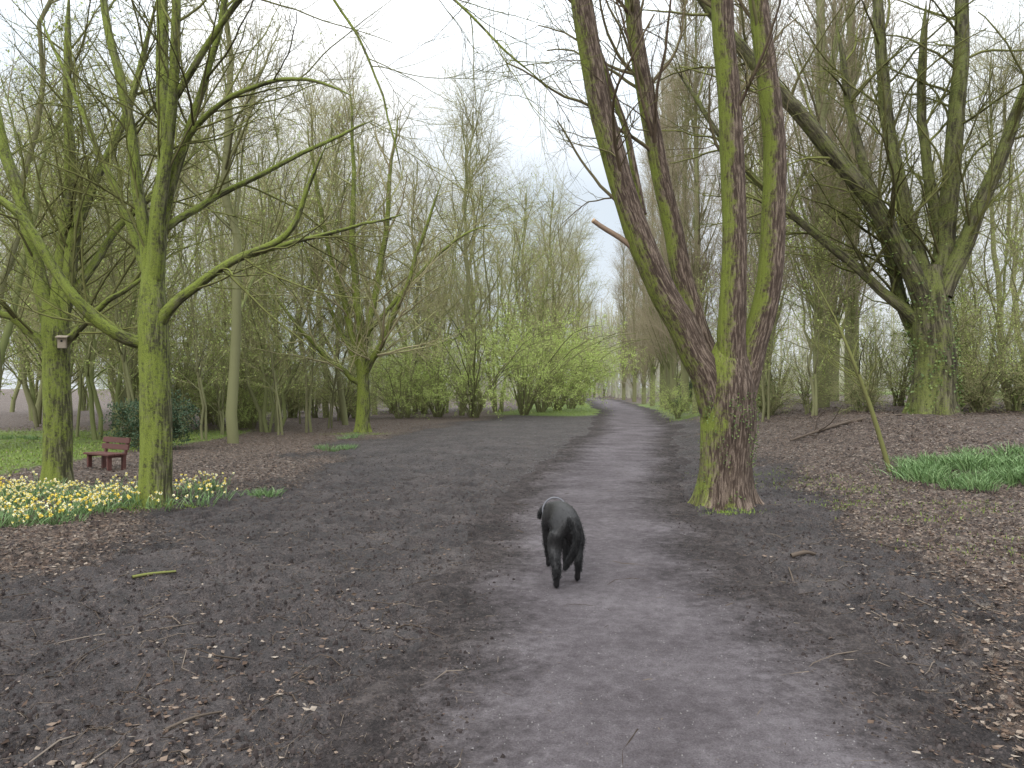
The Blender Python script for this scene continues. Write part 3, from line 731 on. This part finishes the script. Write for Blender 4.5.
for (x, y) in [(8.2, 24), (9.2, 31), (7.9, 19), (11.6, 19.2), (14, 19), (10.8, 26), (7.2, 21)]:
    place('sapling', x, y, U(.8, 1.1))
for (x, y, s) in [(8.1, 20.2, .55), (9.4, 19.4, .65), (10.8, 18.7, .75), (12.2, 18, .85), (13.6, 18.2, .9), (8.9, 25, .7), (9.5, 30, .8), (10.5, 36, .8), (11.5, 22, .8), (14, 23, .9), (17, 22, .9), (12.8, 16.4, .6), (7.7, 27, .5)]:
    place('bush', x, y, s)
for (x, y, s) in [(7.6, 22, .8), (8.8, 18.6, .7), (11.2, 17.8, .8), (12.4, 16.8, .9), (9.0, 27, .9), (12.0, 20.5, .9), (15.5, 21, 1.0), (13.2, 17.5, 1.0)]:
    place('bramble', x, y, s)
for (x, y, s) in [(7.4, 33, .36), (11.6, 50, .6), (13.4, 18.8, .4), (15, 24, .5)]:
    place('leafy', x, y, s)
for (x, y, s) in [(11.0, 46, .8), (14.4, 19.8, .7), (8.6, 38, .4)]:
    place('dark', x, y, s)

def distant():
    K = 160; n = 8
    y = U(95, 170, K); x = U(-.22, .72, K) * y
    gap = (np.abs(x - path_c(y)) < 4) & (y < 118)
    x = np.where(gap, x + 14, x)
    h = U(13, 19, K) * (y / 130) ** .6
    P = np.zeros((K, n, 3))
    for k in range(n):
        t = k / (n - 1); P[:, k, 0] = x + rng.normal(size=K) * .2 * (t > 0); P[:, k, 1] = y; P[:, k, 2] = -.3 + h * t
    R = np.repeat(np.linspace(.25, .05, n)[None], K, 0)
    L1 = grow(P, R, 2700, .08, .97, .4, .9, 2.5, 5.5, 5, .1, .06, .5, .04, .07, .5)
    L2 = grow(*L1, 9500, .1, 1, .4, 1.0, 1.2, 3.0, 3, .15, .03, .5, .024, .036, .4)
    L3 = grow(*L2, 24000, .1, 1, .4, 1.0, .8, 2.4, 3, .15, .03, .5, .018, .028, .4)
    K = 800; y2 = U(85, 170, K); x2 = U(-.35, .72, K) * y2
    gap = (np.abs(x2 - path_c(y2)) < 3.0) & (y2 < 118); x2 = np.where(gap, x2 + 9, x2)
    S = np.zeros((K, 4, 3))
    for k in range(4):
        S[:, k, 0] = x2 + k * U(-.4, .4, K); S[:, k, 1] = y2; S[:, k, 2] = k * U(.8, 2.2, K)
    S1 = grow(S, np.full((K, 4), .05), 13000, .0, 1, .3, 1.2, 1, 3, 3, .2, .0, .6, .025, .045, .2)
    return [(P, R, 6), (L1[0], L1[1], 3), (L2[0], L2[1], 3), (L3[0], L3[1], 3), (S1[0], S1[1], 3)]
ob = add('distant_wood', tube_mesh('distant_wood', distant(), [M_far], False)); ob["kind"] = "stuff"; ob["label"] = "bare far-off woodland with haze painted into its pale colour"

def single(name, ctrl, mat, label, cat, group=None, levels=()):
    P, R = spline(ctrl, 20)
    gs = [(P[None], R[None], 10, {'rough': .1})]; cur = (P[None], R[None])
    for l in levels:
        c = grow(*cur, **{k: v for k, v in l.items() if k != 'sides'}); gs.append((c[0], c[1], 4)); cur = c
    org = np.array(ctrl[0][:3])
    gs = [(g[0] - org, *g[1:]) for g in gs]
    ob = add(name, tube_mesh(name, gs, [mat]), None, tuple(org)); tag(ob, label, cat, group); return ob
def gz(x, y, o=0): return float(G(x, y)) + o
single('leaning_sapling', [(5.95, 11.6, gz(5.95, 11.6, -.1), .04), (5.75, 11.8, 1.1, .034), (5.55, 12.0, 1.9, .027), (5.35, 12.3, 2.7, .018), (5.0, 12.6, 3.6, .006)], M_twigL,
       "thin mossy leaning sapling rooted on the leafy bank", "young tree", None, [lv(20, .3, 1, .4, 1, .5, 1.4, 8, .15, .02, .5, .005, .01), lv(80, .1, 1, .4, 1, .3, .7, 6, .2, 0, .5, .0025, .005)])
def lying(name, pts_, r, label, mat=M_stick, lev=()):
    c = [(x, y, gz(x, y, rr * .8 + .006), rr) for (x, y), rr in zip(pts_, r)]
    return single(name, c, mat, label, "branch", "fallen branches", lev)
lying('fallen_branch', [(1.93, 5.55), (2.05, 5.62), (2.2, 5.8), (2.28, 6.1)], [.010, .009, .008, .005], "thin curved dry fallen branch on the mud")
lying('fallen_branch', [(-2.95, 5.75), (-2.85, 5.85), (-2.7, 5.95)], [.013, .012, .009], "short greenish piece of fallen branch", M_twigL)
lying('fallen_branch', [(2.45, 6.5), (2.58, 6.52), (2.7, 6.6)], [.020, .018, .013], "short stout broken piece of fallen branch")
lying('fallen_branch', [(1.95, 2.95), (2.1, 2.75), (2.35, 2.7)], [.006, .006, .004], "thin curved dry fallen branch on the mud")
lying('fallen_branch', [(-1.5, 3.2), (-1.42, 3.35), (-1.3, 3.6)], [.007, .006, .004], "thin curved dry fallen branch on the mud")
lying('fallen_branch', [(5.8, 15.4), (6.4, 15.5), (7.2, 15.9), (8.0, 16.0), (8.8, 16.4)], [.02, .03, .035, .03, .015], "long mossy fallen branch lying across the bank", M_stick, [lv(10, .1, 1, .4, 1, .4, 1.0, 6, .2, .05, .5, .006, .015)])
lying('fallen_branch', [(3.6, 4.6), (4.0, 4.4), (4.6, 4.5)], [.01, .009, .005], "thin curved dry fallen branch on the mud")

# ------------------------------------------------------------------ daffodils and strap-leaved clumps
def clump_leaves(n, h, w, spread):
    p = np.stack([rng.normal(size=n) * spread, rng.normal(size=n) * spread, np.full(n, -.02)], -1)
    lean = np.stack([p[:, 0] * 1.2 + rng.normal(size=n) * .22, p[:, 1] * 1.2 + rng.normal(size=n) * .22, np.ones(n)], -1)
    l1 = U(.6, 1, n) * h * .65
    d1 = nrm(lean); P = np.zeros((n, 4, 3)); P[:, 0] = p
    d = d1.copy(); droop = U(.0, .8, n)
    for k in range(1, 4):
        P[:, k] = P[:, k - 1] + d * (l1 / 2)[:, None]
        o = nrm(np.stack([lean[:, 0], lean[:, 1], np.zeros(n)], -1)); d = nrm(d + o * droop[:, None] * .8 - np.array([0, 0, .2]) * droop[:, None])
    side = nrm(np.cross(d1, rng.normal(size=(n, 3))))
    W = np.array([.8, 1, .8, .1]) * w / 2
    V = np.stack([P + side[:, None] * W[None, :, None], P - side[:, None] * W[None, :, None]], 2).reshape(n, 8, 3)
    b = np.arange(n)[:, None] * 8
    Q = np.concatenate([b + np.array([[2 * k, 2 * k + 1, 2 * k + 3, 2 * k + 2]]) for k in range(3)])
    return V.reshape(-1, 3), Q
def flowers(n, h, spread):
    pet, tr = [], []
    st = []
    for _ in range(n):
        c = np.array([rng.normal() * spread, rng.normal() * spread, U(.6, 1.1) * h])
        a = U(0, 6.28); f = nrm(np.array([math.cos(a), math.sin(a), U(-.1, .4)]))
        u = nrm(np.cross(f, [0, 0, 1.])); v = np.cross(f, u)
        r = U(.022, .034)
        ang = np.arange(6) * math.pi / 3
        ax = np.cos(ang)[:, None] * u + np.sin(ang)[:, None] * v + f * .15
        pet.append(leaves(np.repeat(c[None], 6, 0), ax, r, r * .75, .05))
        t = np.array([c - f * .012, c + f * .014, c + f * .025])[None]
        V, Q, _ = tubes([(t, np.array([[.006, .008, .012]]), 8)]); tr.append((V, Q))
        base = np.array([c[0] * .6, c[1] * .6, 0]); mid = (base + c) / 2; mid[2] += .02
        V, Q, _ = tubes([(np.array([base, mid, c])[None], np.array([[.004, .004, .003]]), 4)]); st.append((V, Q))
    return merge(pet), merge(tr), merge(st)
CL = []
for k in range(4):
    lv_ = clump_leaves(36, .25, .012, .14)
    pet, tr, st = flowers(7 + k, .27, .19)
    L = make_mesh('leaves', *merge([lv_, st]), False, None, [M_straw])
    CL.append((L, make_mesh('petals', *pet, False, None, [M_petW if k != 2 else M_petY]), make_mesh('trumpets', *tr, True, None, [M_petY])))
n = 0
while n < 98:
    x = U(-9.2, -4.0); y = U(7.2, 11.0)
    if y < 7.5 + (x + 5.6) * 1.2 or y > 10.6 + (x + 9) * .05 or x < -.76 * y or x > -.40 * y: continue
    if (x + 4.58) ** 2 + (y - 9.5) ** 2 < .1 or (x + 7) ** 2 + (y - 11.4) ** 2 < .12: continue
    if x > -5.0 and U(0, 1) < .45: continue
    k = rng.choice([0, 1, 3, 0, 1, 3, 2]); s = U(.6, .95)
    r = add('daffodil_clump', None, None, (x, y, gz(x, y)), (0, 0, U(0, 6.28)), (s, s, s))
    for nm, m_ in zip(('leaves', 'petals', 'trumpets'), CL[k]): add(nm, m_, r)
    tag(r, "clump of cream and yellow daffodils on leafy ground", "flowers", "daffodils under the trees"); n += 1
SL = [make_mesh('green_clump', *clump_leaves(100, .32, .014, .15), False, None, [M_straw]) for _ in range(3)]
def sclump(x, y, s):
    r = add('bluebell_clump', SL[rng.integers(3)], None, (x, y, gz(x, y)), (0, 0, U(0, 6.28)), (s, s, s))
    tag(r, "low clump of strappy green bluebell leaves in dead leaves", "plant", "green bluebell leaf clumps")
for _ in range(80):
    x = 7.3 + rng.normal() * .8; y = 10.8 + rng.normal() * .5
    if x < 5.9: x = 6.0 + U(0, .8)
    sclump(x, y, U(.55, 1.05))
for (x, y) in [(-3.5, 10.3), (-3.4, 10.25), (-4.3, 17.8), (-4.1, 18), (-4.5, 17.9), (-3.9, 17.8), (-4.7, 18.1), (-4.0, 18.3), (-5.0, 22), (-4.8, 22.3), (-15, 22), (-14.7, 22.3), (-14.2, 22)]:
    sclump(x, y, U(.4, .75))

# ------------------------------------------------------------------ bench
bx, by = -7.5, 13.6
bench = add('park_bench', None, None, (bx, by, gz(bx, by)), (0, 0, math.radians(-32)), (.86, .86, .84))
tag(bench, "small dark red wooden bench on grass near the trees", "bench")
W = 1.0
add('seat', boxes('seat', [((0, -.12 + k * .13, .36), (W, .12, .04), 0) for k in range(3)], [M_bench]), bench)
add('backrest', boxes('backrest', [((0, .25, .50), (W, .035, .12), -.15), ((0, .275, .645), (W, .035, .12), -.15)], [M_bench]), bench)
for sx in (-1, 1):
    add('leg', boxes('leg', [((sx * (W / 2 - .12), -.1, .165), (.07, .08, .34), 0), ((sx * (W / 2 - .12), .21, .165), (.07, .08, .34), 0),
                             ((sx * (W / 2 - .12), .05, .315), (.06, .40, .045), 0), ((sx * (W / 2 - .12), .275, .52), (.06, .05, .38), -.15)], [M_bench]), bench)
nb = add('nest_box', None, None, (-6.80, 11.18, 2.18), (0, 0, math.radians(20)), (.85, .85, .85))
tag(nb, "small pale wooden nest box fixed to a mossy trunk", "bird box")
add('box_body', boxes('box_body', [((0, 0, 0), (.13, .12, .19), 0)], [M_box], .004), nb)
add('roof', boxes('roof', [((0, -.02, .11), (.18, .2, .02), .2)], [M_box], .003), nb)
bm = bmesh.new(); bmesh.ops.create_cone(bm, cap_ends=True, segments=20, radius1=.018, radius2=.018, depth=.006, matrix=Matrix.Translation((0, -.063, .03)) @ Matrix.Rotation(math.pi / 2, 4, 'X'))
me = bpy.data.meshes.new('entrance_hole_shade'); bm.to_mesh(me); bm.free(); me.materials.append(M_hole_shade); add('entrance_hole_shade', me, nb)  # solid black disc on the box front, shade of the opening as colour

# ------------------------------------------------------------------ dog
mf = NT('black_dog_fur')
tc = mf.n('ShaderNodeTexCoord').outputs['Object']
fn = mf.noise(mf.mapping(tc, (1, .3, 1)), 90, 4, .7)
rp = mf.n('ShaderNodeNewGeometry').outputs['Random Per Island']
fc = mf.math('MULTIPLY', mf.math('ADD', fn, rp), .5)
mf.l(mf.ramp(fc, [(.2, (.0035, .0035, .004)), (.6, (.013, .0125, .013)), (.85, (.034, .032, .032))]), mf.b.inputs['Base Color'])
mf.b.inputs['Roughness'].default_value = .5; mf.b.inputs['Specular IOR Level'].default_value = .3
mf.l(mf.bump(fn, .5, .006), mf.b.inputs['Normal'])
def dog():
    V = []; E = []; R = []
    def v(x, y, z, rx, ry=None, par=None):
        V.append((x, y, z)); R.append((rx, ry or rx))
        if par is not None: E.append((par, len(V) - 1))
        return len(V) - 1
    pel = v(0, .04, .47, .110, .110)
    loin = v(-.005, .19, .48, .112, .110, pel)
    rib = v(-.012, .34, .455, .130, .142, loin)
    sh = v(-.022, .48, .445, .118, .125, rib)
    nk = v(-.038, .59, .44, .086, .086, sh)
    hd = v(-.055, .68, .42, .075, .075, nk)
    mz = v(-.07, .77, .37, .05, .045, hd)
    ns = v(-.078, .83, .34, .034, .03, mz)
    t = v(.015, -.06, .50, .042, None, pel)
    t = v(.045, -.12, .455, .030, None, t); t = v(.055, -.155, .38, .026, None, t); t = v(.035, -.17, .30, .023, None, t); t = v(.0, -.16, .23, .018, None, t); t = v(-.03, -.145, .18, .008, None, t)
    for sx, off in ((-1, -.06), (1, .14)):
        h = v(sx * .072, .03 + off * .15, .37, .083, .092, pel)
        k = v(sx * .092, .07 + off * .6, .26, .055, .062, h)
        c = v(sx * .094, -.01 + off * .8, .195, .032, .037, k)
        a = v(sx * .092, -.07 + off, .137, .022, .026, c)
        b = v(sx * .09, -.05 + off, .07, .021, .022, a)
        f = v(sx * .09, -.03 + off, .030, .028, .024, b); v(sx * .092, .035 + off, .022, .027, .019, f)
    for sx, off in ((-1, .10), (1, -.06)):
        h = v(-.02 + sx * .078, .47 + off * .1, .345, .066, .08, sh)
        k = v(-.02 + sx * .076, .45 + off * .4, .245, .042, .045, h)
        c = v(-.02 + sx * .066, .47 + off * .8, .15, .027, .029, k)
        b = v(-.02 + sx * .06, .475 + off, .06, .023, .024, c)
        f = v(-.02 + sx * .06, .49 + off, .03, .028, .024, b); v(-.02 + sx * .06, .54 + off, .022, .027, .019, f)
    for sx in (-1, 1):
        e = v(-.055 + sx * .06, .66, .46, .028, .02, hd); e = v(-.055 + sx * .09, .655, .435, .026, .012, e); v(-.055 + sx * .095, .66, .38, .016, .008, e)
    me = bpy.data.meshes.new('skeleton'); me.from_pydata(V, E, []); ob = bpy.data.objects.new('skeleton', me); COL.objects.link(ob)
    sk = ob.modifiers.new('s', 'SKIN'); sk.use_smooth_shade = True; sk.branch_smoothing = .6
    for i_, r_ in enumerate(R):
        me.skin_vertices[0].data[i_].radius = r_
    me.skin_vertices[0].data[0].use_root = True
    sub = ob.modifiers.new('u', 'SUBSURF'); sub.levels = 2
    bpy.context.view_layer.update()
    dg = bpy.context.evaluated_depsgraph_get()
    out = bpy.data.meshes.new_from_object(ob.evaluated_get(dg))
    bpy.data.objects.remove(ob)
    out.name = 'dog_body'; out.materials.clear(); out.materials.append(mf.m)
    return out
dm = dog()
dx, dy = .415, 5.56
dg_ = add('dog', None, None, (dx, dy, gz(dx, dy, .012)), (0, 0, math.radians(3)), (1.02, 1.0, 1.05))
tag(dg_, "black labrador dog walking away along the trodden path", "dog")
add('body', dm, dg_)
n = len(dm.vertices); co = np.empty(n * 3, np.float32); no = np.empty(n * 3, np.float32)
dm.vertices.foreach_get('co', co); dm.vertices.foreach_get('normal', no); co = co.reshape(-1, 3); no = no.reshape(-1, 3)
idx = rng.integers(0, n, 28000); idx = idx[co[idx][:, 2] > .09]; K = len(idx)
pos = co[idx] + rng.normal(size=(K, 3)) * .006
pos = pos - no[idx] * .004
ax = no[idx] * .32 + np.array([0, -.7, -.75]) + rng.normal(size=(K, 3)) * .17
lng = np.where((co[idx][:, 1] < -.05), U(.016, .032, K), U(.009, .019, K))
V, Q = leaves(pos, ax, lng, .0035, .05)
add('fur', make_mesh('fur', V, Q, False, None, [mf.m]), dg_)
mcol = plain('grey_webbing', (.14, .14, .155), .7)
a = np.linspace(0, 2 * math.pi, 25)
ring = np.stack([np.cos(a) * .099 - .032, .545 + np.sin(a) * .03, .447 + np.sin(a) * .103], -1)[None]
add('collar', tube_mesh('collar', [(ring, np.full((1, 25), .007), 8)], [mcol]), dg_)

# ------------------------------------------------------------------ world, sun, camera
w = bpy.data.worlds.new('World'); scene.world = w; w.use_nodes = True
nt = w.node_tree; bg = nt.nodes['Background']; bg.inputs['Strength'].default_value = .1
sky = nt.nodes.new('ShaderNodeTexSky'); sky.sky_type = 'NISHITA'; sky.sun_disc = False
sky.sun_elevation = math.radians(38); sky.sun_rotation = math.radians(200)
tcn = nt.nodes.new('ShaderNodeTexCoord'); sep = nt.nodes.new('ShaderNodeSeparateXYZ'); nt.links.new(tcn.outputs['Generated'], sep.inputs[0])
mr = nt.nodes.new('ShaderNodeMapRange'); nt.links.new(sep.outputs['Z'], mr.inputs[0])
mr.inputs[1].default_value = .25; mr.inputs[2].default_value = 1.0; mr.inputs[3].default_value = 9.7; mr.inputs[4].default_value = 38
nz = nt.nodes.new('ShaderNodeTexNoise'); nz.inputs['Scale'].default_value = 2.2; nz.inputs['Detail'].default_value = 3; nt.links.new(tcn.outputs['Generated'], nz.inputs['Vector'])
cr = nt.nodes.new('ShaderNodeValToRGB'); cr.color_ramp.elements[0].position = .35; cr.color_ramp.elements[0].color = (.80, .90, 1, 1)
cr.color_ramp.elements[1].position = .58; cr.color_ramp.elements[1].color = (.97, .985, 1, 1); nt.links.new(nz.outputs['Fac'], cr.inputs[0])
vm = nt.nodes.new('ShaderNodeVectorMath'); vm.operation = 'SCALE'; nt.links.new(cr.outputs[0], vm.inputs[0]); nt.links.new(mr.outputs[0], vm.inputs['Scale'])
mx = nt.nodes.new('ShaderNodeMix'); mx.data_type = 'RGBA'; mx.inputs[0].default_value = .95
nt.links.new(sky.outputs[0], mx.inputs[6]); nt.links.new(vm.outputs[0], mx.inputs[7]); nt.links.new(mx.outputs[2], bg.inputs['Color'])
sl = bpy.data.lights.new('sun', 'SUN'); sl.energy = 1.5; sl.angle = math.radians(30); sl.color = (1, .97, .92)
so = bpy.data.objects.new('sun', sl); COL.objects.link(so)
el, az = math.radians(38), math.radians(200)
dv = Vector((math.sin(az) * math.cos(el), math.cos(az) * math.cos(el), math.sin(el)))
so.rotation_euler = (dv).to_track_quat('Z', 'Y').to_euler()
cam = bpy.data.cameras.new('camera'); co_ = bpy.data.objects.new('camera', cam); COL.objects.link(co_)
cam.sensor_width = 36; cam.lens = 26; cam.clip_end = 2000; cam.clip_start = .05
co_.location = (0, 0, 1.5 + float(H(0, 0))); co_.rotation_euler = (math.radians(90.3), 0, 0)
scene.camera = co_
scene.view_settings.view_transform = 'Standard'; scene.view_settings.look = 'None'; scene.view_settings.exposure = 0
